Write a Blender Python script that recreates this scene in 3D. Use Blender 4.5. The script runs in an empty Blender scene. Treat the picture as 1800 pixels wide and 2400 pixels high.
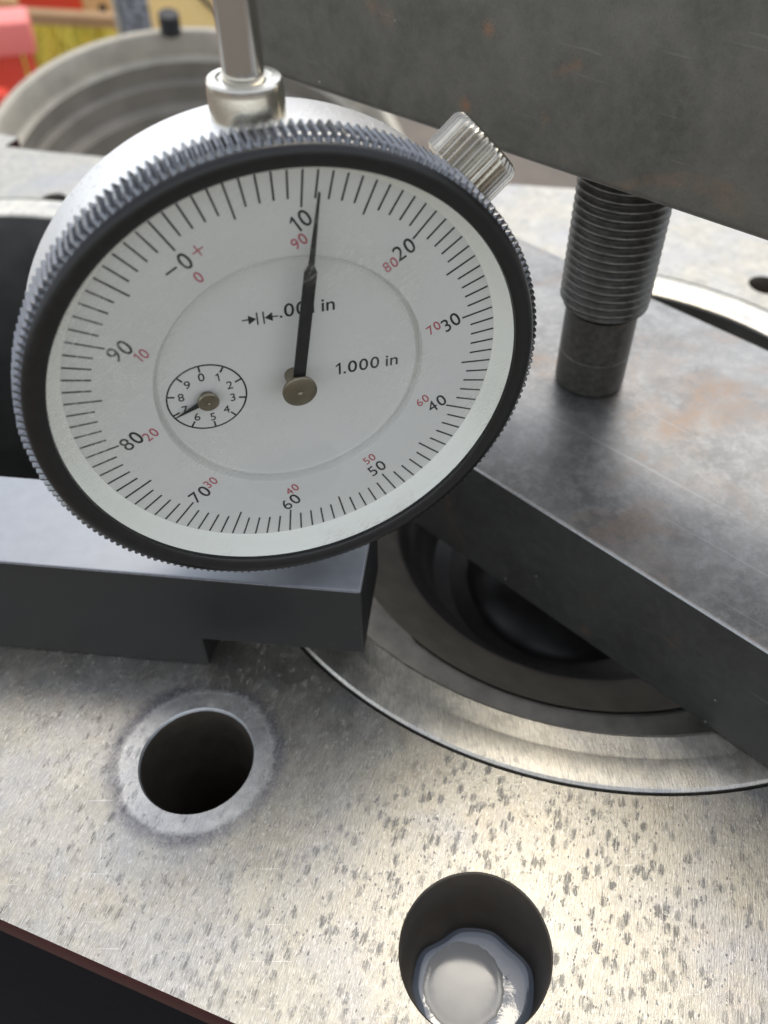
import bpy, bmesh, math, random
from mathutils import Vector, Matrix
from mathutils.geometry import delaunay_2d_cdt
random.seed(7)
R = math.radians
S = 0.001                      # everything below is written in millimetres
DZ = 51.4                      # height of the dial centre above the deck

# ------------------------------------------------------------------ camera, sky, sun, exposure
scene = bpy.context.scene
col = scene.collection
cam_d = bpy.data.cameras.new('camera')
cam = bpy.data.objects.new('camera', cam_d); col.objects.link(cam)
rot = Matrix(((0.93530274, 0.23321731, -0.26611741),
              (-0.3529738, 0.66777154, -0.65535538),
              (0.02486541, 0.70688815, 0.70688815)))
cam.matrix_world = Matrix.Translation(Vector((-13.2547, -72.3177, 56.5831 + DZ)) * S) @ rot.to_4x4()
cam_d.sensor_fit = 'VERTICAL'; cam_d.sensor_height = 36; cam_d.sensor_width = 27
cam_d.lens = 1990 / 2400 * 36
cam_d.shift_x = -110 / 2400
cam_d.shift_y = -60 / 2400
cam_d.clip_start = 0.005; cam_d.clip_end = 2000
cam_d.dof.use_dof = True
cam_d.dof.focus_distance = 0.098
cam_d.dof.aperture_fstop = 26
scene.camera = cam

SUN_EL, SUN_AZ = 63.0, 33.0    # azimuth from +Y towards +X
world = bpy.data.worlds.new('World'); scene.world = world; world.use_nodes = True
wn = world.node_tree.nodes; wl = world.node_tree.links
sky = wn.new('ShaderNodeTexSky'); sky.sky_type = 'NISHITA'; sky.sun_disc = False
sky.sun_elevation = R(SUN_EL); sky.sun_rotation = R(SUN_AZ)
sky.air_density = 1.0; sky.dust_density = 1.2; sky.ozone_density = 1.0; sky.altitude = 50
wn['Background'].inputs['Strength'].default_value = 0.15
hs = wn.new('ShaderNodeHueSaturation'); hs.inputs['Saturation'].default_value = .32    # thin cloud: paler than a clear sky
wl.new(sky.outputs[0], hs.inputs['Color']); wl.new(hs.outputs[0], wn['Background'].inputs['Color'])
sun_d = bpy.data.lights.new('sun', 'SUN'); sun_d.energy = 0.55; sun_d.angle = R(24); sun_d.color = (1, .90, .73)
sun = bpy.data.objects.new('sun', sun_d); col.objects.link(sun)
sdir = Vector((math.sin(R(SUN_AZ)) * math.cos(R(SUN_EL)), math.cos(R(SUN_AZ)) * math.cos(R(SUN_EL)), math.sin(R(SUN_EL))))
sun.rotation_euler = (-sdir).to_track_quat('-Z', 'Y').to_euler()
sun.location = sdir * 3
vs = scene.view_settings
vs.view_transform = 'Standard'; vs.look = 'None'; vs.exposure = 1.0; vs.gamma = 1.0; vs.use_curve_mapping = False
scene.render.resolution_x = 768; scene.render.resolution_y = 1024

# ------------------------------------------------------------------ node helpers
class NT:
    def __init__(s, name):
        s.m = bpy.data.materials.new(name); s.m.use_nodes = True
        s.n = s.m.node_tree.nodes; s.l = s.m.node_tree.links
        s.b = s.n['Principled BSDF']
        s.tc = s.n.new('ShaderNodeTexCoord')
    def put(s, sock, v):
        if v is None: return
        if hasattr(v, 'is_linked') or hasattr(v, 'links'): s.l.new(v, sock)
        else: sock.default_value = v
    def coord(s, scale=(1, 1, 1), rotz=0, rot=None):
        # object coordinates in millimetres, optionally turned and stretched
        a = s.n.new('ShaderNodeMapping'); a.vector_type = 'POINT'
        a.inputs['Rotation'].default_value = rot if rot else (0, 0, rotz)
        a.inputs['Scale'].default_value = (1000, 1000, 1000)
        s.l.new(s.tc.outputs['Object'], a.inputs['Vector'])
        b = s.n.new('ShaderNodeMapping'); b.inputs['Scale'].default_value = scale
        s.l.new(a.outputs[0], b.inputs['Vector'])
        return b.outputs[0]
    def noise(s, vec, scale, detail=4, rough=.6, dist=0):
        t = s.n.new('ShaderNodeTexNoise'); t.inputs['Scale'].default_value = scale
        t.inputs['Detail'].default_value = detail; t.inputs['Roughness'].default_value = rough
        t.inputs['Distortion'].default_value = dist
        s.l.new(vec, t.inputs['Vector']); return t.outputs['Fac']
    def voro(s, vec, scale, rnd=1):
        t = s.n.new('ShaderNodeTexVoronoi'); t.inputs['Scale'].default_value = scale
        t.inputs['Randomness'].default_value = rnd
        s.l.new(vec, t.inputs['Vector']); return t.outputs['Distance'], t.outputs['Color']
    def ramp(s, fac, stops):
        t = s.n.new('ShaderNodeValToRGB'); e = t.color_ramp.elements
        while len(e) < len(stops): e.new(.5)
        for el, (p, c) in zip(e, stops):
            el.position = p
            el.color = (c, c, c, 1) if not isinstance(c, tuple) else (*c, 1)
        s.l.new(fac, t.inputs[0]); return t.outputs['Color']
    def math(s, op, a, b=None, c=None, clamp=False):
        t = s.n.new('ShaderNodeMath'); t.operation = op; t.use_clamp = clamp
        s.put(t.inputs[0], a); s.put(t.inputs[1], b); s.put(t.inputs[2], c); return t.outputs[0]
    def mix(s, fac, a, b, mode='MIX'):
        t = s.n.new('ShaderNodeMix'); t.data_type = 'RGBA'; t.blend_type = mode
        s.put(t.inputs[0], fac)
        for i, v in ((6, a), (7, b)):
            if isinstance(v, tuple): t.inputs[i].default_value = (*v, 1)
            else: s.l.new(v, t.inputs[i])
        return t.outputs[2]
    def bump(s, h, strength=.3, dist=.1, normal=None):
        t = s.n.new('ShaderNodeBump'); t.inputs['Strength'].default_value = strength
        t.inputs['Distance'].default_value = dist * S
        s.l.new(h, t.inputs['Height'])
        if normal is not None: s.l.new(normal, t.inputs['Normal'])
        return t.outputs[0]
    def out(s, color=None, rough=None, metal=None, normal=None, spec=None, ior=None):
        b = s.b
        for k, v in (('Base Color', color), ('Roughness', rough), ('Metallic', metal), ('Normal', normal), ('Specular IOR Level', spec), ('IOR', ior)):
            if v is None: continue
            if isinstance(v, tuple): b.inputs[k].default_value = (*v, 1)
            else: s.put(b.inputs[k], v)
        return s.m

def plain(name, color, rough=.5, metal=0., var=.0, scale=.5, spec=None, bump=0.0, bscale=2):
    t = NT(name)
    v = t.coord()
    n = t.noise(v, scale, 5)
    c = t.mix(n, tuple(max(0, x * (1 - var)) for x in color), tuple(min(1, x * (1 + var)) for x in color))
    r = t.math('MULTIPLY_ADD', n, .2, rough - .1)
    nb = t.bump(t.noise(v, bscale, 4), .3, bump) if bump else None
    return t.out(c, r, metal, nb, spec)

# ------------------------------------------------------------------ materials
M = {}
def deck_material(name, warm=0.0, pitted=1.0, grain=55, tint=(1, 1, 1), seat=None):
    t = NT(name)
    g = t.coord((1, 1, 1), R(-grain))
    gl = t.coord((.10, 1, 1), R(-grain))          # stretched along the grinding marks
    gp = t.coord((.62, 1.05, 1), R(-grain))
    big = t.noise(g, .055, 5, .6, .4)
    mid = t.noise(g, .32, 7, .72, .5)
    blot = t.noise(gp, 1.1, 6, .72, .4)
    fine = t.noise(gl, 5.0, 5, .7)
    hair = t.noise(gl, 11., 3, .6)
    speck = t.noise(gp, 2.6, 6, .78)
    a = tuple(x * y for x, y in zip((.29, .288, .28), tint)); b = tuple(min(1, x * y) for x, y in zip((.50, .494, .475), tint))
    c = t.mix(t.ramp(mid, [(.32, 0.), (.66, 1.)]), a, b)
    c = t.mix(t.math('MULTIPLY', t.ramp(blot, [(.46, 0.), (.70, 1.)]), .35), c, (.36, .35, .34))
    # grey-violet and brown stains left by the old gasket
    c = t.mix(t.math('MULTIPLY', t.ramp(big, [(.46, 0.), (.66, 1.)]), .5), c, (.34, .35, .39))
    c = t.mix(t.math('MULTIPLY', t.ramp(t.noise(g, .10, 5, .65, .9), [(.50, 0.), (.75, 1.)]), .24 + warm), c, (.48, .40, .29))
    # corrosion pits drawn out by the grinding
    d1, c1 = t.voro(gp, .86)
    wob = t.math('ADD', d1, t.math('MULTIPLY', t.math('SUBTRACT', speck, .5), 1.5))
    sel = t.ramp(c1, [(.30, 0.), (.62, 1.)])
    patch = t.ramp(t.noise(g, .06, 4, .6), [(.34, .45), (.56, 1.)])
    pit = t.math('MULTIPLY', t.math('MULTIPLY', t.ramp(wob, [(.10, 1.), (.42, 0.)]), sel), patch)
    stripes = t.noise(gl, 5.2, 2, .5)
    pit = t.math('MULTIPLY', pit, t.ramp(stripes, [(.42, 1.), (.60, .12)]), clamp=True)
    d2, c2 = t.voro(gp, 2.0)
    small = t.math('MULTIPLY', t.ramp(t.math('ADD', d2, t.math('MULTIPLY', t.math('SUBTRACT', speck, .5), 1.2)), [(.03, 1.), (.24, 0.)]), t.ramp(c2, [(.38, 0.), (.50, 1.)]))
    small = t.math('MULTIPLY', small, t.ramp(blot, [(.42, 0.), (.56, 1.)]))
    pits = t.math('MULTIPLY', t.math('MAXIMUM', pit, t.math('MULTIPLY', small, .8)), pitted, clamp=True)
    c = t.mix(t.math('MULTIPLY', pits, .46), c, (.17, .145, .125))
    c = t.mix(t.math('MULTIPLY', t.ramp(fine, [(.48, 0.), (.66, 1.)]), .55), c, (.28, .265, .25))
    c = t.mix(t.math('MULTIPLY', t.ramp(hair, [(.55, 0.), (.66, 1.)]), .5), c, (.86, .85, .82))
    # long thin scratches in other directions
    sc = t.noise(t.coord((.03, 1, 1), R(20)), 3.0, 3, .5, .2)
    sc2 = t.noise(t.coord((.03, 1, 1), R(-80)), 2.6, 3, .5, .2)
    scr = t.math('ADD', t.ramp(sc, [(.70, 0.), (.74, 1.)]), t.ramp(sc2, [(.71, 0.), (.75, 1.)]), clamp=True)
    c = t.mix(t.math('MULTIPLY', scr, .4), c, (.80, .79, .77))
    ro = t.math('MULTIPLY_ADD', t.ramp(mid, [(.3, 0.), (.7, 1.)]), .10, .31)
    ro = t.math('MULTIPLY_ADD', pits, .25, ro)
    h = t.math('ADD', t.math('MULTIPLY', fine, 1.1), t.math('MULTIPLY', pits, -1.0))
    h = t.math('ADD', h, t.math('ADD', t.math('MULTIPLY', speck, .45), t.math('MULTIPLY', blot, .5)))
    if seat:                                       # scraped bolt seat with a crust of old gasket round it
        vd = t.n.new('ShaderNodeVectorMath'); vd.operation = 'DISTANCE'
        t.l.new(t.coord(), vd.inputs[0]); vd.inputs[1].default_value = seat
        wv = t.noise(t.coord(), .5, 6, .75)
        rr = t.math('MULTIPLY_ADD', t.math('SUBTRACT', wv, .5), 1.6, vd.outputs['Value'])
        rr = t.math('MULTIPLY', rr, .05)
        clean = t.ramp(rr, [(.505, 1.), (.545, 0.)])
        crust = t.ramp(rr, [(.495, 0.), (.535, 1.), (.565, .9), (.63, 0.)])
        cv = t.noise(t.coord(), .10, 3, .5)
        crust = t.math('MULTIPLY', crust, t.ramp(cv, [(.36, .45), (.58, 1.)]))
        fz = t.mix(t.ramp(mid, [(.35, 0.), (.62, 1.)]), (.50, .52, .55), (.80, .81, .82))
        fz = t.mix(t.math('MULTIPLY', t.ramp(speck, [(.5, 0.), (.7, 1.)]), .35), fz, (.42, .42, .45))
        c = t.mix(t.math('MULTIPLY', clean, .35), c, fz)
        c = t.mix(t.math('MULTIPLY', crust, t.ramp(speck, [(.36, .25), (.56, 1.)])), c, (.16, .155, .175))
        h = t.math('SUBTRACT', h, t.math('MULTIPLY', clean, .8))
        h = t.math('ADD', h, t.math('MULTIPLY', crust, t.math('MULTIPLY', speck, 1.5)))
    return t.out(c, ro, .92, t.bump(h, .6, .055))
M['deck'] = deck_material('ground_cast_iron', .08, tint=(1.05, 1.0, .87), seat=(-10.9, -70.5, 120.))
M['liner'] = deck_material('machined_liner_iron', .1, .35, 75, (1.65, 1.57, 1.38))

def spot_material():
    t = NT('spot_faced_iron')
    g = t.coord()
    n = t.noise(g, .7, 6, .7); f = t.noise(g, 6, 4, .6)
    c = t.mix(t.ramp(n, [(.35, 0.), (.7, 1.)]), (.62, .63, .65), (.82, .83, .84))
    return t.out(c, t.math('MULTIPLY_ADD', n, .2, .36), .9, t.bump(f, .5, .05))
M['spot'] = spot_material()
M['grime'] = plain('dark_gasket_grime', (.30, .295, .31), .6, .6, .6, 1.2, bump=.1)
M['crown'] = plain('oily_piston_crown', (.35, .325, .285), .48, .4, .55, .22, bump=.06, bscale=.7)
M['bore'] = plain('oily_bore_iron', (.19, .19, .178), .42, .6, .4, .12, bump=.04, bscale=.7)
M['slope'] = plain('brown_stained_slope', (.17, .148, .115), .48, .35, .6, .2, bump=.06, bscale=.6)
M['bowl'] = plain('sooty_piston_bowl', (.04, .037, .034), .33, .25, .4, .2, bump=.05, bscale=.8)
M['hole'] = plain('oily_drilled_iron', (.12, .10, .078), .5, .6, .4, .4, bump=.06, bscale=1.5)

def black_oxide():
    t = NT('black_oxide_steel')
    g = t.coord(); n = t.noise(g, .25, 5); f = t.noise(g, 9, 3, .6); e = t.noise(g, 1.6, 6, .7)
    c = t.mix(n, (.006, .0058, .0054), (.016, .0155, .0148))
    c = t.mix(t.math('MULTIPLY', t.ramp(e, [(.62, 0.), (.75, 1.)]), .35), c, (.10, .095, .09))
    return t.out(c, t.math('MULTIPLY_ADD', n, .12, .42), .0, t.bump(f, .4, .02), .5, 1.6)
M['oxide'] = black_oxide()

def hot_rolled(name, a, b, rust, bright, rough, metal, ramp_r=(.62, .72), scr=.18, chip=.75):
    t = NT(name)
    g = t.coord(); n = t.noise(g, .07, 6, .65, .4); m = t.noise(g, .6, 6, .7); f = t.noise(g, 3.5, 5, .7)
    c = t.mix(t.ramp(n, [(.35, 0.), (.65, 1.)]), a, b)
    c = t.mix(t.math('MULTIPLY', t.ramp(m, [(.44, 0.), (.66, 1.)]), .42), c, bright)
    c = t.mix(t.math('MULTIPLY', t.ramp(f, [(.5, 0.), (.68, 1.)]), .28), c, tuple(x * .45 for x in a))
    rs = t.noise(g, .045, 4, .6, 1.0)
    c = t.mix(t.math('MULTIPLY', t.math('MULTIPLY', t.ramp(rs, [(ramp_r[0], 0.), (ramp_r[1], 1.)]), t.ramp(m, [(.35, .2), (.6, 1.)])), .7), c, rust)
    d, cc = t.voro(g, .11)
    sp = t.math('MULTIPLY', t.ramp(t.math('ADD', d, t.math('MULTIPLY', t.math('SUBTRACT', f, .5), .5)), [(.02, 1.), (.13, 0.)]), t.ramp(cc, [(.55, 0.), (.6, 1.)]))
    c = t.mix(t.math('MULTIPLY', sp, .55), c, rust)
    d, cc = t.voro(g, .22)
    ch = t.math('MULTIPLY', t.ramp(d, [(.03, 1.), (.05, 0.)]), t.ramp(cc, [(.66, 0.), (.68, 1.)]))
    c = t.mix(t.math('MULTIPLY', ch, chip), c, (.5, .5, .48))
    sc = t.noise(t.coord((.012, 1, 1), R(62)), 1.1, 2, .5, .15)
    c = t.mix(t.math('MULTIPLY', t.ramp(sc, [(.70, 0.), (.72, 1.)]), scr), c, (.6, .59, .57))
    h = t.math('ADD', t.math('MULTIPLY', m, .6), t.math('MULTIPLY', f, .4))
    return t.out(c, t.math('MULTIPLY_ADD', m, .16, rough - .06), metal, t.bump(h, .4, .05))
M['bar'] = hot_rolled('mill_scale_steel', (.095, .091, .075), (.165, .157, .129), (.36, .16, .07), (.18, .17, .14), .5, .2, (.60, .74), .06, .8)
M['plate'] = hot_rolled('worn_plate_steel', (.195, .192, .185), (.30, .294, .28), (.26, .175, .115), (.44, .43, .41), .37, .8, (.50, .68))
M['bolt'] = plain('blackened_bolt_steel', (.068, .063, .053), .36, .45, .85, 1.0, bump=.06, bscale=2.5)

def chrome(name, color, rough, var=.12, f=3.0, bump=.02):
    t = NT(name)
    g = t.coord(); n = t.noise(g, .8, 5); m = t.noise(g, f, 5, .7)
    c = t.mix(n, tuple(x * (1 - var) for x in color), color)
    c = t.mix(t.math('MULTIPLY', t.ramp(m, [(.62, 0.), (.72, 1.)]), .35), c, tuple(x * .35 for x in color))
    return t.out(c, t.math('MULTIPLY_ADD', m, .15, rough - .07), 1.0, t.bump(m, .4, bump))
M['nickel'] = chrome('worn_nickel', (.78, .74, .64), .2)
M['knob'] = chrome('tarnished_nickel_knob', (.60, .56, .48), .2, .35, 2.2, .06)
M['knurl'] = chrome('nickel_knurl', (.23, .235, .245), .16, .35, 1.4, .06)
def case_mat():
    t = NT('satin_chrome_case')
    g = t.coord(); n = t.noise(g, .35, 5); m = t.noise(t.coord((1, .45, 1)), 3.2, 6, .75); k = t.noise(g, .16, 3)
    c = t.mix(n, (.80, .80, .79), (.90, .90, .89))
    sp = t.math('MULTIPLY', t.ramp(m, [(.57, 0.), (.64, 1.)]), t.ramp(k, [(.42, .15), (.6, 1.)]))
    c = t.mix(t.math('MULTIPLY', sp, .65), c, (.22, .21, .20))
    return t.out(c, t.math('MULTIPLY_ADD', m, .2, .36), 1.0, t.bump(t.math('MULTIPLY', sp, -1.), .5, .06))
M['case'] = case_mat()
M['rod'] = chrome('polished_rod', (.66, .64, .60), .14, .1, .6, .0)
M['brass'] = chrome('tarnished_brass', (.30, .265, .20), .34, .2, 4, .02)
M['black'] = plain('black_enamel', (.011, .0105, .010), .34, 0, .35, 1.2, .45, .02, 6)
M['pointer'] = plain('black_pointer_paint', (.010, .010, .010), .45, 0, .1)
M['ink'] = plain('black_print', (.012, .012, .013), .6, 0, .2, 3)
M['redink'] = plain('red_print', (.42, .085, .11), .6, 0, .1, 3)
def white_enamel(name, c1, c2, rough):
    t = NT(name)
    g = t.coord(); n = t.noise(g, .16, 4); m = t.noise(g, 1.6, 6, .7)
    c = t.mix(n, c1, c2)
    d, cc = t.voro(g, .28)
    sp = t.math('MULTIPLY', t.ramp(t.math('ADD', d, t.math('MULTIPLY', t.math('SUBTRACT', m, .5), .3)), [(.015, 1.), (.04, 0.)]), t.ramp(cc, [(.72, 0.), (.74, 1.)]))
    c = t.mix(t.math('MULTIPLY', sp, .7), c, (.12, .11, .10))
    return t.out(c, rough, 0, None, .4)
M['white'] = white_enamel('white_dial_enamel', (.645, .63, .595), (.69, .675, .64), .42)
M['rim'] = white_enamel('cream_plastic_rim', (.95, .94, .84), (.96, .95, .88), .38)

def crystal():
    m = bpy.data.materials.new('scratched_crystal'); m.use_nodes = True
    n = m.node_tree.nodes; l = m.node_tree.links; n.clear()
    t = NT.__new__(NT); t.m = m; t.n = n; t.l = l
    t.tc = n.new('ShaderNodeTexCoord')
    o = n.new('ShaderNodeOutputMaterial')
    tr = n.new('ShaderNodeBsdfTransparent'); tr.inputs[0].default_value = (.975, .98, .975, 1)
    gl = n.new('ShaderNodeBsdfGlossy'); gl.inputs['Roughness'].default_value = .03
    fr = n.new('ShaderNodeFresnel'); fr.inputs['IOR'].default_value = 1.45
    mx = n.new('ShaderNodeMixShader'); l.new(t.math('MULTIPLY', fr.outputs[0], .06), mx.inputs[0]); l.new(tr.outputs[0], mx.inputs[1]); l.new(gl.outputs[0], mx.inputs[2])
    df = n.new('ShaderNodeBsdfDiffuse'); df.inputs[0].default_value = (.72, .70, .62, 1)
    # a haze of fine scratches, in two rubbed patches and all over faintly
    a = t.noise(t.coord((.10, 1, 1), rot=(R(90), R(0), R(0))), .9, 2)
    sx = t.coord((.14, 1, 1), rot=(R(-90), 0, R(-38)))
    sc = t.noise(sx, 6.5, 4, .6, .3)
    s2 = t.noise(t.coord((.2, 1, 1), rot=(R(-90), 0, R(25))), 8, 3, .6, .3)
    area = t.noise(t.coord((1, 1, 1)), .075, 3, .5)
    k = t.math('MULTIPLY', t.ramp(sc, [(.54, 0.), (.68, 1.)]), t.ramp(area, [(.5, .05), (.66, 1.)]))
    k2 = t.math('MULTIPLY', t.ramp(s2, [(.62, 0.), (.72, 1.)]), t.ramp(area, [(.55, 0.), (.7, .7)]))
    hz = t.math('MULTIPLY_ADD', t.math('MAXIMUM', k, k2), .42, t.math('MULTIPLY', t.ramp(area, [(.5, 0.), (.7, 1.)]), .05))
    m2 = n.new('ShaderNodeMixShader'); l.new(hz, m2.inputs[0]); l.new(mx.outputs[0], m2.inputs[1]); l.new(df.outputs[0], m2.inputs[2])
    l.new(m2.outputs[0], o.inputs[0])
    return m
M['crystal'] = crystal()

def liquid():
    t = NT('sky_tinted_coolant')
    g = t.coord()
    n = t.noise(g, .30, 4, .6, .6)
    return t.out((.19, .225, .28), .04, 0, t.bump(n, .15, .2), .9, 1.6)  # blue of the reflected sky is put into the base colour
M['liquid'] = liquid()
M['sky_disc'] = plain('painted_sky_reflection', (.62, .615, .59), .12, 0, .08, .3, .7)  # pale colour painted in place of the bright cloud reflection
M['redpaint'] = plain('chipped_red_paint', (.055, .014, .012), .6, 0, .7, .9, .25, .3, .9)
M['sidecast'] = plain('near_black_casting', (.004, .0045, .007), .9, 0, .5, .3, .1, bump=.3, bscale=.6)  # near-black, used below the painted strip
M['housing'] = plain('dusty_grey_casting', (.47, .43, .35), .65, .05, .55, .05, bump=.8, bscale=.3)
M['housing_in'] = plain('darker_casting_inside', (.26, .235, .195), .75, .05, .45, .04, bump=.4, bscale=.3)  # darker tone of the casting colour, used in the hollow
M['red'] = plain('red_machine_paint', (.80, .075, .04), .4, 0, .15, .02)
M['pink'] = plain('pale_red_plastic', (.88, .22, .19), .5, 0, .08, .02)  # paler and pinker than the machine red, for the box
M['wood'] = plain('weathered_plank', (.38, .25, .13), .7, 0, .3, .01)
M['tan'] = plain('tan_painted_board', (.78, .52, .26), .6, 0, .15, .01)
M['yellow'] = plain('yellow_tank_paint', (.88, .66, .26), .5, 0, .12, .008)
M['rubber'] = plain('black_rubber', (.03, .03, .032), .6, 0, .3, .05)
def speckled():
    t = NT('dirty_grey_web')
    g = t.coord(); n = t.noise(g, .12, 5, .8); w = t.noise(t.coord((.25, 1, 1)), .3, 3)
    c = t.mix(t.ramp(n, [(.42, 0.), (.6, 1.)]), (.05, .052, .058), (.36, .37, .39))
    return t.out(c, .7, 0, t.bump(w, .5, 1.))
M['web'] = speckled()
M['soil'] = plain('dry_soil', (.16, .135, .11), .9, 0, .5, .006, bump=12, bscale=.02)
def leafy():
    t = NT('dry_yellow_grass')
    n = t.noise(t.coord(), .02, 3)
    return t.out(t.mix(t.ramp(n, [(.35, 0.), (.65, 1.)]), (.50, .50, .08), (.80, .64, .14)), .7, 0)
M['grass'] = leafy()

# ------------------------------------------------------------------ mesh helpers (millimetres in, metres out)
def tag(o, label=None, cat=None, group=None, kind=None):
    if label: o['label'] = label
    if cat: o['category'] = cat
    if group: o['group'] = group
    if kind: o['kind'] = kind
    return o
def empty(name, loc, label, cat, group=None):
    o = bpy.data.objects.new(name, None); col.objects.link(o)
    o.location = Vector(loc) * S; o.empty_display_size = .005
    return tag(o, label, cat, group)
def mk(name, bm, mat, parent=None, org=(0, 0, 0), smooth=None, recalc=True):
    """bm holds world millimetres; org is the world position of the parent (or the object)"""
    if recalc: bmesh.ops.recalc_face_normals(bm, faces=bm.faces)
    o3 = Vector(org)
    for v in bm.verts: v.co = (v.co - o3) * S
    me = bpy.data.meshes.new(name); bm.to_mesh(me); bm.free()
    me.materials.append(M[mat] if isinstance(mat, str) else mat)
    if smooth is not None:
        me.shade_smooth(); me.set_sharp_from_angle(angle=R(smooth))
    o = bpy.data.objects.new(name, me); col.objects.link(o)
    if parent is not None:
        o.parent = parent
    else: o.location = o3 * S
    return o
def lathe(prof, seg=96, center=(0, 0, 0), axis='Z', bm=None, close=False, rfun=None):
    """prof: list of (r, h). axis Z: h up; axis Y: h along +y"""
    bm = bm or bmesh.new(); c = Vector(center); rings = []
    for (r, h) in prof:
        if r < 1e-6:
            p = Vector((0, 0, h)) if axis == 'Z' else Vector((0, h, 0))
            rings.append([bm.verts.new(c + p)]); continue
        ring = []
        for i in range(seg):
            a = 2 * math.pi * i / seg
            p = Vector((r * math.cos(a), r * math.sin(a), h)) if axis == 'Z' else Vector((r * math.sin(a), h, r * math.cos(a)))
            ring.append(bm.verts.new(c + p))
        rings.append(ring)
    n = len(rings)
    for k in range(n if close else n - 1):
        A, B = rings[k], rings[(k + 1) % n]
        if len(A) == 1 and len(B) == 1: continue
        for i in range(seg):
            j = (i + 1) % seg
            if len(A) == 1: bm.faces.new((A[0], B[i], B[j]))
            elif len(B) == 1: bm.faces.new((A[i], A[j], B[0]))
            else: bm.faces.new((A[i], A[j], B[j], B[i]))
    return bm
def prism(poly, fn, bm=None):
    """poly 2D list; fn(u,v,t) -> world point for t=0,1"""
    bm = bm or bmesh.new()
    a = [bm.verts.new(fn(u, v, 0)) for u, v in poly]; b = [bm.verts.new(fn(u, v, 1)) for u, v in poly]
    bm.faces.new(a); bm.faces.new(b[::-1])
    for i in range(len(poly)):
        j = (i + 1) % len(poly); bm.faces.new((a[i], b[i], b[j], a[j]))
    return bm
def bevel(bm, w, seg=2, ang=30):
    bmesh.ops.recalc_face_normals(bm, faces=bm.faces)
    ed = [e for e in bm.edges if len(e.link_faces) == 2 and e.calc_face_angle(0) > R(ang)]
    bmesh.ops.bevel(bm, geom=ed, offset=w, segments=seg, affect='EDGES', profile=.6)
    return bm
def obox(c, ux, uy, hx, hy, z0, z1, bv=0, seg=2):
    """box with horizontal axes ux, uy (unit 2D), half sizes hx, hy"""
    ux = Vector((*ux, 0)); uy = Vector((*uy, 0)); c = Vector((c[0], c[1], 0))
    bm = prism([(-hx, -hy), (hx, -hy), (hx, hy), (-hx, hy)], lambda u, v, t: c + ux * u + uy * v + Vector((0, 0, z1 if t else z0)))
    if bv: bevel(bm, bv, seg)
    return bm
def tube(pts, r, seg=10, bm=None):
    bm = bm or bmesh.new(); rings = []
    pts = [Vector(p) for p in pts]
    for i, p in enumerate(pts):
        d = (pts[min(i + 1, len(pts) - 1)] - pts[max(i - 1, 0)]).normalized()
        a = d.orthogonal().normalized(); b = d.cross(a)
        if i:                                             # keep the frame from twisting
            a = (pa - d * pa.dot(d)).normalized(); b = d.cross(a)
        pa = a
        rings.append([bm.verts.new(p + (a * math.cos(2 * math.pi * k / seg) + b * math.sin(2 * math.pi * k / seg)) * r) for k in range(seg)])
    for A, B in zip(rings, rings[1:]):
        for i in range(seg): bm.faces.new((A[i], A[(i + 1) % seg], B[(i + 1) % seg], B[i]))
    bm.faces.new(rings[0][::-1]); bm.faces.new(rings[-1])
    return bm
def ang2(a): return (math.cos(R(a)), math.sin(R(a)))

# ------------------------------------------------------------------ ground
bm = bmesh.new()
N = 40
vv = [[bm.verts.new((-300000 + 600000 * i / N, -300000 + 600000 * j / N, -860)) for i in range(N + 1)] for j in range(N + 1)]
for j in range(N):
    for i in range(N): bm.faces.new((vv[j][i], vv[j][i + 1], vv[j + 1][i + 1], vv[j + 1][i]))
tag(mk('ground', bm, 'soil', None, (0, 0, -860)), 'bare brown soil of the yard', 'ground', None, 'structure')

# ------------------------------------------------------------------ engine block
BLK = (-10, 60, -120)
block = empty('engine_block', BLK, 'bare engine block with pitted grey machined deck', 'engine block')
LC = (60.0, 26.75)            # near cylinder
LC2 = (-60.0, 101.0)          # the next cylinder
HL, HR = (-20.9, -10.5), (5.3, -45.5)
fe = ang2(-40.4)              # front edge direction
F0 = (-34.3, -32.85)
outer = [(F0[0] + fe[0] * 260, F0[1] + fe[1] * 260), (330, -90), (300, 30), (94, 131), (-12.9, 183.5), (-29.4, 192.7), (-40.5, 200), (-36.5, 205.2), (-41.6, 209.4), (-120, 246), (-260, 190), (F0[0] - fe[0] * 260, F0[1] - fe[1] * 260)]
def circle(c, r, n, ph=0): return [(c[0] + r * math.cos(2 * math.pi * i / n + ph), c[1] + r * math.sin(2 * math.pi * i / n + ph)) for i in range(n)]
def rough_circle(c, r, n, amp, seed):
    q = random.Random(seed); ph = [q.uniform(0, 6.28) for _ in range(6)]
    out = []
    for i in range(n):
        a = 2 * math.pi * i / n
        k = sum(math.sin(a * f + ph[j]) / f ** .5 for j, f in enumerate((5, 9, 14, 23, 31, 47)))
        out.append((c[0] + (r + amp * k) * math.cos(a), c[1] + (r + amp * k) * math.sin(a)))
    return out
holes = [circle(LC, 67.95, 256), circle(LC2, 67.95, 160), rough_circle(HL, 7.72, 120, .02, 3), rough_circle(HR, 9.0, 128, .018, 5),
         circle((127.5, 65.2), 4.1, 48), circle((-29.1, 161.9), 3.3, 40), circle((150, 5), 7.6, 48)]
pts, edges = [], []
for loop in [outer] + holes:
    b0 = len(pts); n = len(loop); pts += [Vector(p) for p in loop]; edges += [(b0 + i, b0 + (i + 1) % n) for i in range(n)]
vo, eo, fo, ov, oe, of = delaunay_2d_cdt(pts, edges, [], 1, 1e-5)
def inside(p, loop):
    k = False; n = len(loop)
    for i in range(n):
        (x1, y1), (x2, y2) = loop[i], loop[(i + 1) % n]
        if (y1 > p[1]) != (y2 > p[1]) and p[0] < (x2 - x1) * (p[1] - y1) / (y2 - y1) + x1: k = not k
    return k
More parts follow.
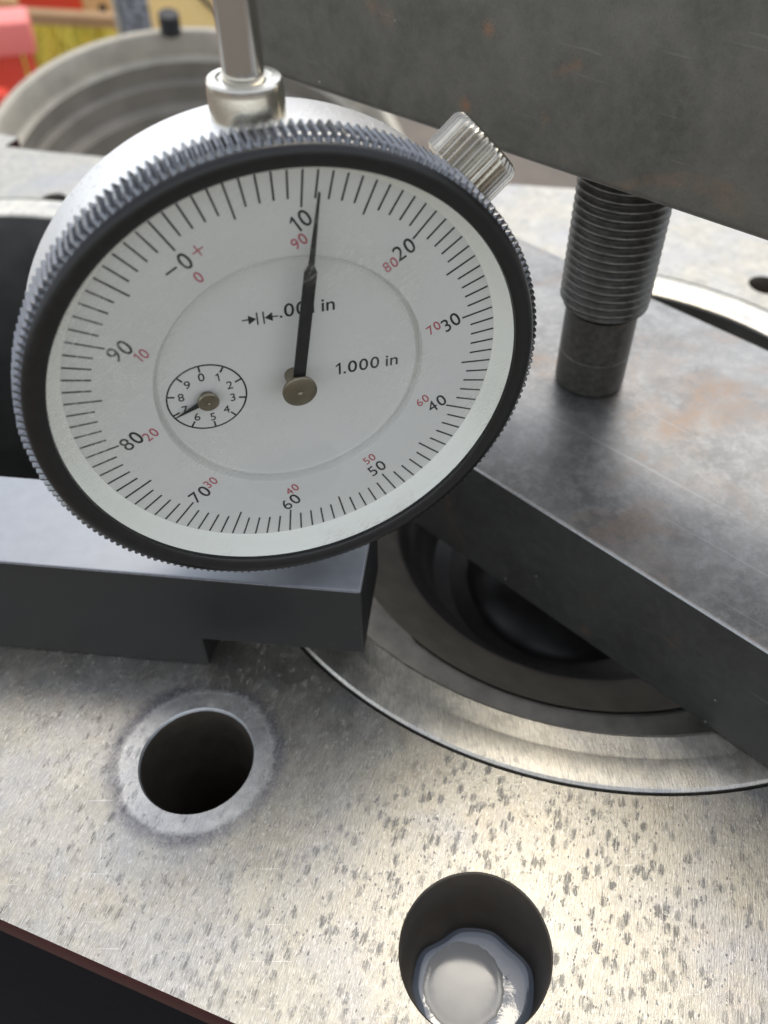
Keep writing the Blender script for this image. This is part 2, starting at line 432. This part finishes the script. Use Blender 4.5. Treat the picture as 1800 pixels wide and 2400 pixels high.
bm = bmesh.new(); V = [bm.verts.new((v.x, v.y, 0)) for v in vo]
for f in fo:
    c = sum((vo[i] for i in f), Vector((0, 0))) / len(f)
    if inside(c, outer) and not any(inside(c, h) for h in holes):
        bm.faces.new([V[i] for i in f])
bmesh.ops.recalc_face_normals(bm, faces=bm.faces)
if bm.faces[0].normal.z < 0: bmesh.ops.reverse_faces(bm, faces=bm.faces)
mk('deck', bm, 'deck', block, BLK, recalc=False)

def wall(loop, levels, bm=None):
    """ribbon through a stack of offset loops: levels = [(z, fn(x,y)->(x,y))]"""
    bm = bm or bmesh.new(); rings = []
    for z, fn in levels: rings.append([bm.verts.new((*fn(*p), z)) for p in loop])
    for A, B in zip(rings, rings[1:]):
        for i in range(len(loop)): bm.faces.new((A[i], A[(i + 1) % len(loop)], B[(i + 1) % len(loop)], B[i]))
    return bm, rings
def scale_about(c, k, dx=0, dy=0): return lambda x, y: (c[0] + (x - c[0]) * k + dx, c[1] + (y - c[1]) * k + dy)
ident = lambda x, y: (x, y)
# outside skin: a painted strip under the deck edge, then near-black casting
ctr = (20, 70)
def grow(d):
    def f(x, y):
        q = Vector((x - ctr[0], y - ctr[1])); q2 = q.normalized() * d; return (x + q2.x, y + q2.y)
    return f
bm, _ = wall(outer, [(0, ident), (-.35, grow(.35)), (-1.2, grow(.8)), (-4.2, grow(1.0)), (-5.0, grow(.2))]); mk('painted_edge', bm, 'redpaint', block, BLK, 35)
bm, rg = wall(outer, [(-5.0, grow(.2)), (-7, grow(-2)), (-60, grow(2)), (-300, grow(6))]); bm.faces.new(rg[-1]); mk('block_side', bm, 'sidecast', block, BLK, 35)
# counterbore ledges that carry the liners
for c, sg in ((LC, 192), (LC2, 128)):
    mk('counterbore', lathe([(67.95, 0), (67.95, -10), (64.5, -10.2), (64.5, -90)], sg, (*c, 0)), 'bore', block, BLK, 30)
# left bolt hole with its scraped seat
bm, rg = wall(holes[2], [(0, ident), (-.12, scale_about(HL, .99)), (-.5, scale_about(HL, .972))])
mk('hole_chamfer', bm, 'spot', block, BLK, 60)
mk('bolt_hole', lathe([(7.52, -.48), (7.45, -12), (7.0, -12.6), (6.9, -45), (0, -48)], 72, (*HL, 0)), 'hole', block, BLK, 40)
# coolant passage: round mouth, ragged core below
def core(k):
    def f(x, y):
        a = math.atan2(y - HR[1], x - HR[0])
        r = 7.55 + .75 * math.cos(a - .1) + .35 * math.cos(2 * a + .8) + .22 * math.cos(5 * a + 1.) + .12 * math.cos(9 * a)
        r0 = 9.0 * (1 - k) + r * k
        return (HR[0] + r0 * math.cos(a), HR[1] + r0 * math.sin(a))
    return f
bm, rg = wall(holes[3], [(0, ident), (-.25, scale_about(HR, .978)), (-5, scale_about(HR, .975)), (-8.5, scale_about(HR, .972)), (-10, core(.45)), (-13.5, core(.9)), (-15.5, core(1.)), (-30, core(1.04))]); bm.faces.new(rg[-1])
mk('coolant_passage', bm, 'hole', block, BLK, 35)
for c, r, n in (((127.5, 65.2), 4.1, 48), ((-29.1, 161.9), 3.3, 40), ((150, 5), 7.6, 48)):
    mk('drilled_hole', lathe([(r, 0), (r - .15, -.2), (r - .15, -30), (0, -31)], n, (*c, 0)), 'hole', block, BLK, 40)

# coolant standing in the passage
bm = bmesh.new(); lp = []
for i in range(72):
    a = 2 * math.pi * i / 72; x, y = core(1.)(HR[0] + 9 * math.cos(a), HR[1] + 9 * math.sin(a)); lp.append((x, y))
rings = [[bm.verts.new((HR[0] + (x - HR[0]) * k, HR[1] + (y - HR[1]) * k, z)) for x, y in lp] for k, z in ((1.02, -16.2), (.96, -16.75), (.86, -16.95), (.6, -17.0), (.3, -17.0))]
for A, B in zip(rings, rings[1:]):
    for i in range(72): bm.faces.new((A[i], A[(i + 1) % 72], B[(i + 1) % 72], B[i]))
bm.faces.new(rings[-1])
mkp = empty('coolant_pool', (*HR, -17), 'grey liquid standing in the open coolant hole, mirroring the sky', 'liquid')
mk('liquid', bm, 'liquid', mkp, (*HR, -17), 60)
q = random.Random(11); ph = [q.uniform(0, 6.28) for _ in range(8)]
def discr(a): return 5.3 + sum(.035 * math.sin(f * a + ph[i]) for i, f in enumerate((2, 3, 5, 8, 13, 19, 24, 31)))
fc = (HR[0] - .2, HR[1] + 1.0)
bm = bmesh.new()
rings = [[bm.verts.new((fc[0] + discr(a) * k * math.cos(a), fc[1] + discr(a) * k * math.sin(a), z)) for a in [2 * math.pi * i / 96 for i in range(96)]] for k, z in ((1.0, -16.99), (.985, -16.93), (.95, -16.90), (.9, -16.92), (.84, -16.89), (.7, -16.875), (.5, -16.865), (.3, -16.862), (.1, -16.86))]
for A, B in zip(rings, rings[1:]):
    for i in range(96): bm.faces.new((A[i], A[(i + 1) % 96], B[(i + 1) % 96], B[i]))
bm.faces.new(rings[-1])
mk('sky_reflection_disc', bm, 'sky_disc', mkp, (*HR, -17), 89)  # added disc that paints the sky's reflection onto the liquid

# ------------------------------------------------------------------ cylinder liners and pistons
def liner(c, label, seg):
    t = empty('cylinder_liner', (*c, -90), label, 'cylinder liner', 'cylinder liners set in the engine deck')
    org = (*c, -90); cc = (*c, 0)
    mk('flange', lathe([(63.9, -10.15), (67.45, -10.0), (67.5, -.6), (67.38, -.15), (67.0, .13), (66.7, .18), (63.1, .18), (62.85, .13), (62.5, .12), (59.5, .12), (59.1, .0), (58.8, -.5)], seg, cc), 'liner', t, org, 12)
    mk('bore_wall', lathe([(58.8, -.55), (58.78, -110), (61, -110), (61, -10.3), (63.9, -10.15)], seg, cc), 'bore', t, org, 30)
    return t
liner(LC, 'bright cylinder liner with wide flange, half covered by the steel plate', 256)
liner(LC2, 'dark open cylinder liner behind the dial indicator, without a plate over it', 160)

def piston(c, depth, label, seg=192):
    org = (*c, -depth - 70)
    t = empty('piston', org, label, 'piston', 'pistons down in the cylinder bores')
    prof = [(58.3, -depth - 60), (58.35, -depth - .8), (57.8, -depth), (57.0, -depth), (49.2, -depth), (48.2, -depth - .5), (47.2, -depth - 1.4), (39.5, -depth - 6.6), (37.4, -depth - 8.6), (36.5, -depth - 9.4),
            (35.4, -depth - 11.3), (34.3, -depth - 12.4), (33.2, -depth - 13.4), (32.0, -depth - 15.2), (31.2, -depth - 18), (29.5, -depth - 24), (26, -depth - 26.5), (22, -depth - 26.2), (20.5, -depth - 24.6), (12, -depth - 22), (4, -depth - 20), (0, -depth - 19.6)]
    bm = lathe(prof[8:], seg, (*c, 0)); bw = mk('bowl', bm, 'bowl', t, org, 35)
    mk('bowl_slope', lathe(prof[5:9], seg, (*c, 0)), 'slope', t, org, 35)
    bm = lathe(prof[:6], seg, (*c, 0))
    # shallow valve pocket cut in the crown, its end shows as a step
    for v in bm.verts:
        dx, dy = v.co.x - c[0], v.co.y - c[1]; rr = math.hypot(dx, dy); a = math.degrees(math.atan2(dy, dx)) % 360
        if 47.5 < rr < 57.5 and 205 < a < 330: v.co.z -= .6
    mk('crown', bm, 'crown', t, org, 35)
    return t
piston(LC, 12.0, 'dark oily piston with stepped bowl under the steel plate')

# ------------------------------------------------------------------ steel plate across the liner
pu, pv = (.454, -.891), (.891, .454)
pc = tuple(pv[i] * 57.8 + pu[i] * 62 for i in (0, 1))
org = (*pc, .2)
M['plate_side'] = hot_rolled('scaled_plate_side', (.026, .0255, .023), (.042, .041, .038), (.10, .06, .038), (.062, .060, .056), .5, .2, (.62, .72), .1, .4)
M['worn_edge'] = plain('rubbed_bright_edge', (.42, .42, .41), .4, .9, .4, 1.5, bump=.06)
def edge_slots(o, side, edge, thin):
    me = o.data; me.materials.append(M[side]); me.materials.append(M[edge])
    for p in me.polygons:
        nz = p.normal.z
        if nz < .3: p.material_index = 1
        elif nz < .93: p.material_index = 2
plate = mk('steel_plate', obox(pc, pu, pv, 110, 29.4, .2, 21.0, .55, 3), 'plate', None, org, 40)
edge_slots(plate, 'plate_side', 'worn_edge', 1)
tag(plate, 'thick scratched grey steel plate laid across the cylinder liner under the bolt', 'steel plate')

# ------------------------------------------------------------------ press bolt
BC = (53.4, 23.5)
bolt = empty('press_bolt', (*BC, 21.0), 'dark threaded bolt pressing down on the steel plate', 'bolt')
org = (*BC, 21.0); cb = (*BC, 0)
mk('dog_point', lathe([(0, 21.02), (4.9, 21.02), (5.3, 21.2), (5.65, 21.9), (5.65, 27.4), (5.5, 27.55), (5.5, 27.85), (5.65, 28.0), (5.65, 35.2), (5.75, 35.4)], 72, cb), 'bolt', bolt, org, 25)
bm = bmesh.new(); pitch = 1.27; seg = 64; zst = 35.3; rows = []
npt = 8; nt = int((75 - zst) / pitch * npt)
for k in range(nt):
    row = []
    for i in range(seg):
        z = zst + pitch * k / npt + pitch * i / seg
        p = (k % npt) / npt
        tri = abs(p - .5) * 2                     # 1 at crest, 0 at root
        r = 6.28 + .62 * min(1, max(0, tri * 1.35 - .15))
        r = 5.7 + (r - 5.7) * min(1, max(0, (z - zst) / 1.3))
        row.append(bm.verts.new((BC[0] + r * math.cos(2 * math.pi * i / seg), BC[1] + r * math.sin(2 * math.pi * i / seg), z)))
    rows.append(row)
for k in range(nt - 1):
    for i in range(seg):
        if i < seg - 1: bm.faces.new((rows[k][i], rows[k][i + 1], rows[k + 1][i + 1], rows[k + 1][i]))
        elif k + npt + 1 < nt: bm.faces.new((rows[k][i], rows[k + npt][0], rows[k + npt + 1][0], rows[k + 1][i]))
th = mk('thread', bm, 'bolt', bolt, org, 60)
M['crest'] = plain('rubbed_thread_crest', (.13, .125, .11), .36, .7, .95, .8, bump=.05)
th.data.materials.append(M['crest'])
for p in th.data.polygons:
    if math.hypot(p.center.x, p.center.y) > 6.72 * S: p.material_index = 1

# ------------------------------------------------------------------ overhead bar
bu, bv_ = (.53, -.848), (.848, .53)
bc = tuple(bv_[i] * 57.7 + bu[i] * 47 for i in (0, 1))
bm = obox(bc, bu, bv_, 104, 11.1, 59, 99, 1.1, 3)
bar = mk('steel_bar', bm, 'bar', None, (*bc, 59), 40)
M['bar_edge'] = plain('dusty_bar_edge', (.20, .195, .18), .6, .3, .6, .8, bump=.1)
for p in bar.data.polygons:
    if p.normal.z < -.2 and p.normal.z > -.95: p.material_index = 1
bar.data.materials.append(M['bar_edge'])
tag(bar, 'dark mill-scaled steel bar with rust specks, resting above the threaded bolt', 'steel bar')

# ------------------------------------------------------------------ black indicator base block
eu, ew = (.902, -.432), (.432, .902)
W0, W1 = -3.86, 11.9
prof = [(-95, .02), (-16.6, .02), (-16.6, 6.5), (6.6, 6.5), (6.6, 20.4), (-95, 20.4)]
bm = prism(prof, lambda s, z, t: Vector((eu[0] * s + ew[0] * (W1 if t else W0), eu[1] * s + ew[1] * (W1 if t else W0), z)))
bevel(bm, .45, 3)
org = (eu[0] * -45 + ew[0] * 4, eu[1] * -45 + ew[1] * 4, 0)
M['oxide_edge'] = plain('rubbed_oxide_edge', (.16, .16, .165), .42, .7, .6, 1.8, bump=.05)
M['oxide_top'] = plain('lighter_grey_oxide_top', (.33, .345, .37), .5, .7, .15, .5, bump=.03, bscale=6)  # lighter blue-grey for the upward faces of the block
gb = mk('gauge_block', bm, 'oxide', None, org, 40)
edge_slots(gb, 'oxide', 'oxide_edge', 1)
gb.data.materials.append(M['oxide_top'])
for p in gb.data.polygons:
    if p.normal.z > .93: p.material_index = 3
tag(gb, 'black steel bar with a notch underneath, holding the dial indicator over the liner', 'gauge base')

# ------------------------------------------------------------------ dial indicator
DI = (-.4, 6.3, 20.4)
dial = empty('dial_indicator', DI, 'round dial indicator with white face, black rim and knurled bezel', 'dial indicator')
D0 = (0, 0, DZ)
def part(name, bm, mat, parent=None, smooth=None):
    p = parent or dial
    return mk(name, bm, mat, p, DI, smooth)
part('case', lathe([(22, .7), (25.3, .7), (25.85, .9), (25.9, 9.2), (25.6, 10.4), (24.8, 11.6), (23.0, 12.4), (0, 12.9)], 160, D0, 'Y'), 'case', None, 30)
# knurled bezel
NTE = 200
bm = bmesh.new(); levels = [(.66, -1.2, .3), (.62, -.12, 1), (.52, 0, 1), (-2.45, 0, 1), (-2.62, -.08, 1), (-2.9, -.42, .5)]
rows = []
for y, dr, k in levels:
    row = []
    for i in range(NTE):
        jit = random.Random(i).uniform(-.05, .05)
        for fr, rr in ((.0, 26.72), (.10, 26.74), (.44, 27.26 + jit), (.66, 27.28 + jit)):
            a = 2 * math.pi * (i + fr) / NTE
            r = 26.75 + (rr - 26.75) * k + dr
            row.append(bm.verts.new((r * math.sin(a), y, DZ + r * math.cos(a))))
    rows.append(row)
n = len(rows[0])
for A, B in zip(rows, rows[1:]):
    for i in range(n): bm.faces.new((A[i], A[(i + 1) % n], B[(i + 1) % n], B[i]))
part('bezel', bm, 'knurl', None, 16)
part('bezel_face', lathe([(25.9, .5), (26.3, -2.2), (26.62, -2.75), (26.55, -3.05), (26.25, -3.28), (25.75, -3.36), (25.35, -3.34), (25.12, -3.22), (24.75, -3.18), (24.52, -3.0), (24.45, -2.55), (24.6, -2.4)], 200, D0, 'Y'), 'black', None, 40)
part('inner_rim', lathe([(24.5, -2.6), (24.3, -2.35), (23.9, -1.2), (23.25, -.15), (23.1, .06)], 160, D0, 'Y'), 'rim', None, 50)
part('crystal', lathe([(0, -2.92), (12, -2.88), (20, -2.78), (24.4, -2.66), (24.4, -2.5), (20, -2.55), (12, -2.6), (0, -2.62)], 120, D0, 'Y'), 'crystal', None, 30)
face = part('dial_face', lathe([(23.3, .5), (23.3, 0), (14.75, 0), (14.62, .05), (14.54, .2), (14.5, 1.15)], 160, D0, 'Y'), 'white', None, 30)
cface = part('center_dial', lathe([(14.55, 1.1), (14.25, 1.02), (14.05, .9), (13.85, .95), (13.65, 1.0), (0, 1.0)], 128, D0, 'Y'), 'white', None, 30)
A0 = -29.2                                   # where the zero stands, clockwise from the stem
def polar(r, a, y): return Vector((r * math.sin(R(a)), y, DZ + r * math.cos(R(a))))
def bar2(p, q, w, y, bm, th=.03):
    """thin printed bar from p to q in the dial plane (x, z pairs)"""
    p, q = Vector(p), Vector(q); d = (q - p).normalized(); nrm = Vector((-d.y, d.x)) * w / 2
    prism([tuple(p + nrm), tuple(q + nrm), tuple(q - nrm), tuple(p - nrm)], lambda u, v, t: Vector((u, y - (th if t else 0), DZ + v)), bm)
bm = bmesh.new()
for k in range(100):
    a = R(A0 + 3.6 * k); inn = 19.5 if k % 5 == 0 else 20.35
    d = Vector((math.sin(a), math.cos(a)))
    bar2(d * inn, d * 23.06, .19, -.005, bm)
part('graduation_marks', bm, 'ink', face)
def text_bm(body, size, track=1.0, bold=0.0):
    cu = bpy.data.curves.new('t', 'FONT'); cu.body = body; cu.align_x = 'CENTER'; cu.align_y = 'CENTER'; cu.size = size; cu.space_character = track; cu.offset = bold
    o = bpy.data.objects.new('t', cu); col.objects.link(o); dg = bpy.context.evaluated_depsgraph_get(); dg.update()
    me = bpy.data.meshes.new_from_object(o.evaluated_get(dg)); bm = bmesh.new(); bm.from_mesh(me)
    bpy.data.objects.remove(o); bpy.data.curves.remove(cu); bpy.data.meshes.remove(me)
    return bm
GL = {}
def glyph(ch):
    """outline of one character as (verts, faces, width), scaled so that a 0 is 1 high and stands on 0"""
    if ch in GL: return GL[ch]
    if ch == '1':
        vs_ = [(.24, 0), (.37, 0), (.37, 1), (.27, 1), (.03, .80), (.03, .68), (.24, .82)]; fs = [(0, 1, 6), (1, 2, 6), (2, 3, 6), (3, 4, 6), (4, 5, 6)]
        GL[ch] = (vs_, fs, .42); return GL[ch]
    if ch == '.':
        GL[ch] = ([(0, 0), (.15, 0), (.15, .15), (0, .15)], [(0, 1, 2, 3)], .15); return GL[ch]
    if ch == ' ':
        GL[ch] = ([], [], .16); return GL[ch]
    z = text_bm('0', 1.0); ys = [v.co.y for v in z.verts]; k = 1 / (max(ys) - min(ys)); y0 = min(ys); z.free()
    bm = text_bm(ch, 1.0, 1.0, .006 if ch in '0in' else 0.0); bm.verts.ensure_lookup_table()
    # single characters are centred on their own box, so stand them back on the base line
    ys = [v.co.y for v in bm.verts]; xs = [v.co.x for v in bm.verts]; x0 = min(xs); yb = min(ys)
    GL[ch] = ([((v.co.x - x0) * k, (v.co.y - yb) * k) for v in bm.verts], [tuple(v.index for v in f.verts) for f in bm.faces], (max(xs) - x0) * k)
    bm.free(); return GL[ch]
def text(name, body, h, x, z, rotdeg, y, mat, parent, sx=1.0, gap=.16):
    """printed characters of figure height h centred on (x, z), turned rotdeg counter-clockwise"""
    ww = [glyph(c)[2] * sx for c in body]; tot = sum(ww) + gap * (len(body) - 1)
    bm = bmesh.new(); cur = -tot / 2; ca, sa = math.cos(R(rotdeg)), math.sin(R(rotdeg))
    for c, w_ in zip(body, ww):
        vs_, fs, _ = glyph(c); bv = []
        for (gx, gy) in vs_:
            u, w = (cur + gx * sx) * h, (gy - .5) * h
            bv.append(bm.verts.new((x + u * ca - w * sa, y, DZ + z + u * sa + w * ca)))
        for f in fs:
            try: bm.faces.new([bv[i] for i in f])
            except ValueError: pass
        cur += w_ + gap
    ex = bmesh.ops.extrude_face_region(bm, geom=bm.faces[:])
    for v in [g for g in ex['geom'] if isinstance(g, bmesh.types.BMVert)]: v.co.y -= .03
    return part(name, bm, mat, parent)
for k in range(10):
    a = A0 + 36 * k
    p = (18.15 * math.sin(R(a)), 18.15 * math.cos(R(a)))
    text('numeral', str(k * 10), 1.76, p[0], p[1], -A0, -.005, 'ink', face, .88)
    a2 = a - .3
    p = (16.1 * math.sin(R(a2)), 16.1 * math.cos(R(a2)))
    text('numeral', str((100 - k * 10) % 100), 1.2, p[0], p[1], -A0, -.005, 'redink', face, .88)
d = Vector((math.cos(R(-A0)), math.sin(R(-A0))))
bm = bmesh.new(); c = Vector((-10.2, 15.1)); bar2(c - d * .62, c + d * .62, .2, -.005, bm); part('minus_sign', bm, 'ink', face)
bm = bmesh.new(); c = Vector((-7.55, 16.7)); bar2(c - d * .6, c + d * .6, .13, -.005, bm)
e = Vector((-d.y, d.x)); bar2(c - e * .6, c + e * .6, .13, -.012, bm, .035); part('plus_sign', bm, 'redink', face)
# centre dial print
YC = .995
text('lettering', '1.000 in', 1.52, 8.34, -.56, -2, YC, 'ink', cface, 1.05, .17)
text('lettering', '.001 in', 1.52, 2.24, 8.04, -2, YC, 'ink', cface, 1.05, .15)
bm = bmesh.new(); zz = 7.76
bar2((-4.5, zz + .08), (-3.75, zz + .06), .13, YC, bm)
prism([(-3.85, zz + .55), (-3.06, zz), (-3.85, zz - .5)], lambda u, v, t: Vector((u, YC - (.03 if t else 0), DZ + v)), bm)
bar2((-2.95, zz + .72), (-2.95, zz - .72), .14, YC, bm); bar2((-2.3, zz + .70), (-2.3, zz - .74), .14, YC, bm)
prism([(-1.4, zz + .45), (-1.4, zz - .58), (-2.2, zz - .05)], lambda u, v, t: Vector((u, YC - (.03 if t else 0), DZ + v)), bm)
bar2((-1.5, zz - .08), (-.85, zz - .1), .13, YC, bm)
part('arrow_mark', bm, 'ink', cface)
SD = (-9.3, -.69)
bm = lathe([(4.05, YC), (4.05, YC - .03), (4.22, YC - .03), (4.22, YC)], 96, (SD[0], 0, DZ + SD[1]), 'Y')
for k in range(10):
    dd = Vector((math.sin(R(36 * k - 4)), math.cos(R(36 * k - 4))))
    bar2(Vector(SD) + dd * 3.35, Vector(SD) + dd * 4.1, .19, YC, bm, .025)
part('counter_ring', bm, 'ink', cface)
for k in range(10):
    a = R(36 * k - 4); text('numeral', str(k), 1.0, SD[0] + 2.7 * math.sin(a), SD[1] + 2.7 * math.cos(a), 1, YC, 'ink', cface)
# hands
def hand(name, poly, ang, cx_, cz_, y0, y1):
    ca, sa = math.cos(R(-ang)), math.sin(R(-ang))
    bm = prism(poly, lambda u, v, t: Vector((cx_ + u * ca - v * sa, y1 if t else y0, DZ + cz_ + u * sa + v * ca)))
    return part(name, bevel(bm, .03, 1), 'pointer', None)
hd = hand('pointer', [(-.66, -.2), (-.64, 13.55), (-.30, 14.25), (-.09, 21.5), (.09, 21.5), (.30, 14.25), (.64, 13.55), (.66, -.2)], 10.2, 0, 0, -1.15, -1.4)
part('hub', lathe([(0, 1.), (.95, 1.), (.95, -1.55), (1.72, -1.72), (1.84, -1.82), (1.84, -2.12), (1.7, -2.2), (.32, -2.2), (.2, -2.1), (0, -2.05)], 64, D0, 'Y'), 'brass', hd, 30)
hs = hand('counter_pointer', [(-.42, 0), (-.30, 1.2), (-.03, 3.95), (.03, 3.95), (.30, 1.2), (.42, 0)], 252 - 5, SD[0], SD[1], .62, .47)
part('hub', lathe([(0, 1.), (.8, 1.), (.8, .55), (1.0, .42), (1.12, .34), (1.12, .08), (1.0, -.02), (.2, -.02), (.1, .04), (0, .06)], 48, (SD[0], 0, DZ + SD[1]), 'Y'), 'brass', hs, 30)
# stem cap, rod, lower stem and contact point
sc = (DI[0], DI[1], DZ)
part('collar', lathe([(3.55, 24.2), (3.5, 25.3), (3.42, 25.6), (3.42, 27.9), (3.36, 28.05), (3.36, 28.7), (3.22, 28.9), (2.5, 28.98), (2.38, 28.8), (2.2, 28.72), (1.9, 28.72), (1.9, 27)], 80, sc), 'nickel', None, 22)
part('rod', lathe([(1.84, 26.5), (1.84, 62), (1.6, 62.3), (0, 62.3)], 48, sc), 'rod', None, 30)
part('stem', lathe([(4.0, -25.0), (4.0, -31.2), (3.9, -38)], 64, sc), 'nickel', None, 30)
part('contact_point', lathe([(0, -DZ + .2), (.9, -DZ + .3), (1.9, -DZ + 1.3), (2.2, -DZ + 3), (2.2, -37)], 40, sc), 'nickel', None, 30)
# bezel clamp knob, fluted, pointing outwards
KA = 48.2; kd = polar(1, KA, 0) - Vector((0, 0, DZ)); kt = Vector((kd.z, 0, -kd.x)); ky = Vector((0, 1, 0)); kc = Vector((0, 5.1, DZ))
bm = bmesh.new(); NF = 36; rows = []
for h, dr, k in ((25.4, -1.6, 0), (26.35, -1.6, 0), (26.4, -.35, .4), (26.75, 0, 1), (30.35, 0, 1), (30.75, -.12, .8), (31.1, -.4, .4), (31.3, -.85, 0), (31.25, -2.6, 0)):
    row = []
    for i in range(NF):
        for fr, rr in ((0, 3.9), (.2, 3.95), (.42, 4.3), (.64, 4.32), (.84, 4.0)):
            a = 2 * math.pi * (i + fr) / NF; r = 4.12 + (rr - 4.12) * k + dr
            row.append(bm.verts.new(kc + kd * h + kt * (r * math.cos(a)) + ky * (r * math.sin(a))))
    rows.append(row)
n = len(rows[0])
for A, B in zip(rows, rows[1:]):
    for i in range(n): bm.faces.new((A[i], A[(i + 1) % n], B[(i + 1) % n], B[i]))
bm.faces.new(rows[0]); bm.faces.new(rows[-1])
part('clamp_knob', bm, 'knob', None, 26)

# ------------------------------------------------------------------ flywheel housing behind the block
HC = Vector((37, 404, -94.6)); tl = R(15)
hrot = Matrix.Rotation(tl, 4, 'X')
hous = empty('flywheel_housing', (37, 404, -330), 'big dusty grey round casting with dark stepped hollow, behind the engine deck', 'housing')
def tilt(bm):
    for v in bm.verts: v.co = (hrot @ v.co) + HC
    return bm
mk('rim', tilt(lathe([(113, -40), (116, -12), (115.5, -3), (113.5, 0), (109, .4), (107.8, -1.5), (107.2, -6), (106.6, -7.5), (106.2, -13.5), (104.5, -15), (102.5, -15.6)], 128)), 'housing', hous, (37, 404, -330), 30)
mk('hollow', tilt(lathe([(102.5, -15.6), (101.5, -26), (97, -27.5), (95.5, -38), (88, -40), (86, -54), (70, -57), (66, -80), (0, -82)], 128)), 'housing_in', hous, (37, 404, -330), 30)
mk('outer_shell', tilt(lathe([(113, -40), (108, -140), (100, -245)], 96)), 'housing', hous, (37, 404, -330), 30)
kb = tilt(lathe([(6.2, 0), (6.2, 11), (5.6, 11.6), (0, 11.8)], 32, (4, 108.5, .3)))
mk('bolt_head', kb, 'rubber', hous, (37, 404, -330), 30)

# ------------------------------------------------------------------ yard things far behind
t = empty('red_machine', (-150, 1650, -860), 'red machine with pale red box and bright panel, standing in the yard', 'machine')
org = (-150, 1650, -860)
mk('box', obox((-190, 1620), (1, 0), (0, 1), 108, 45, -402, -352, 5), 'pink', t, org, 40)
mk('leg', obox((-150, 1640), (1, 0), (0, 1), 38, 14, -860, -402, 3), 'red', t, org, 40)
mk('leg', obox((-99, 1635), (1, 0), (0, 1), 7, 12, -860, -402, 3), 'red', t, org, 40)
mk('beam', obox((-260, 1640), (1, 0), (0, 1), 100, 20, -500, -470, 3), 'red', t, org, 40)
mk('side_panel', obox((-140, 2215), (1, 0), (0, 1), 155, 12, -528, -330, 6), 'red', t, org, 40)
mk('leg', obox((-330, 2215), (1, 0), (0, 1), 30, 20, -860, -330, 3), 'red', t, org, 40)
mk('tan_panel', obox((52, 2216), (1, 0), (0, 1), 36, 9, -540, -330, 2), 'tan', t, org, 40)
mk('drain_hole', lathe([(0, 2205.8), (9, 2205.8), (10, 2207.5)], 24, (57, 0, -513), 'Y'), 'rubber', t, org, 40)
mk('hose', tube([(-150 + 40 * math.sin(k * .35), 1800 + 8 * k, -372 - 3.6 * k) for k in range(14)], 11), 'tan', t, org, 40)
mk('foot', lathe([(0, 20), (18, 18), (22, 8), (20, 0), (14, -6), (0, -8)], 32, (-158, 1500, -446)), 'red', t, org, 40)
mk('foot_post', lathe([(10, -452), (10, -860)], 24, (-158, 1500, 0)), 'red', t, org, 40)
bm = prism([(-320, -425), (90, -479), (92, -502), (-320, -447)], lambda u, v, k: Vector((u, 2000 + 40 * k, v)))
tag(mk('wooden_plank', bevel(bm, 2), 'wood', None, (-100, 2020, -480), 40), 'weathered wooden plank lying across in front of the red panel', 'plank')
t = empty('strap_post', (70, 1310, -860), 'grey speckled post with a pale edge strip, behind the round casting', 'post')
mk('post', obox((69, 1316), (1, 0), (0, 1), 22, 15, -860, -180, 3), 'web', t, (70, 1310, -860), 40)
mk('edge_strip', obox((44.5, 1302), (1, 0), (0, 1), 2.4, 8, -860, -180, .8), 'housing', t, (70, 1310, -860), 40)
t = empty('yellow_tank', (260, 1950, -860), 'yellow painted tank with a black hose across it', 'tank')
mk('shell', lathe([(0, -860), (150, -860), (158, -850), (160, -840), (160, -300), (150, -280), (0, -265)], 96, (275, 1960, 0)), 'yellow', t, (260, 1950, -860), 30)
hp = []
for k in range(24):
    a = R(-128 + 4.2 * k); zz = -330 - 115 * min(1, k / 9) - 3 * max(0, k - 9)
    hp.append((275 + 164 * math.cos(a), 1960 + 164 * math.sin(a), zz))
mk('hose', tube(hp, 4.5), 'rubber', t, (260, 1950, -860), 40)
q = random.Random(4); bm = bmesh.new()
for k in range(2600):
    x, y = q.uniform(-420, 160), q.uniform(2420, 3050); h = q.uniform(60, 240); w = q.uniform(4, 11); a = q.uniform(0, 6.28)
    lx, ly = q.uniform(-60, 60), q.uniform(-60, 60)
    dx, dy = w * math.cos(a), w * math.sin(a)
    v = [bm.verts.new(p) for p in ((x - dx, y - dy, -860), (x + dx, y + dy, -860), (x + dx * .8 + lx * .4, y + dy * .8 + ly * .4, -860 + h * .6), (x - dx * .8 + lx * .4, y - dy * .8 + ly * .4, -860 + h * .6), (x + lx, y + ly, -860 + h))]
    bm.faces.new((v[0], v[1], v[2], v[3])); bm.faces.new((v[3], v[2], v[4]))
tag(mk('dry_grass', bm, 'grass', None, (-100, 2700, -860), recalc=False), 'yellow green dry grass growing behind the red machine', 'grass', None, 'stuff')
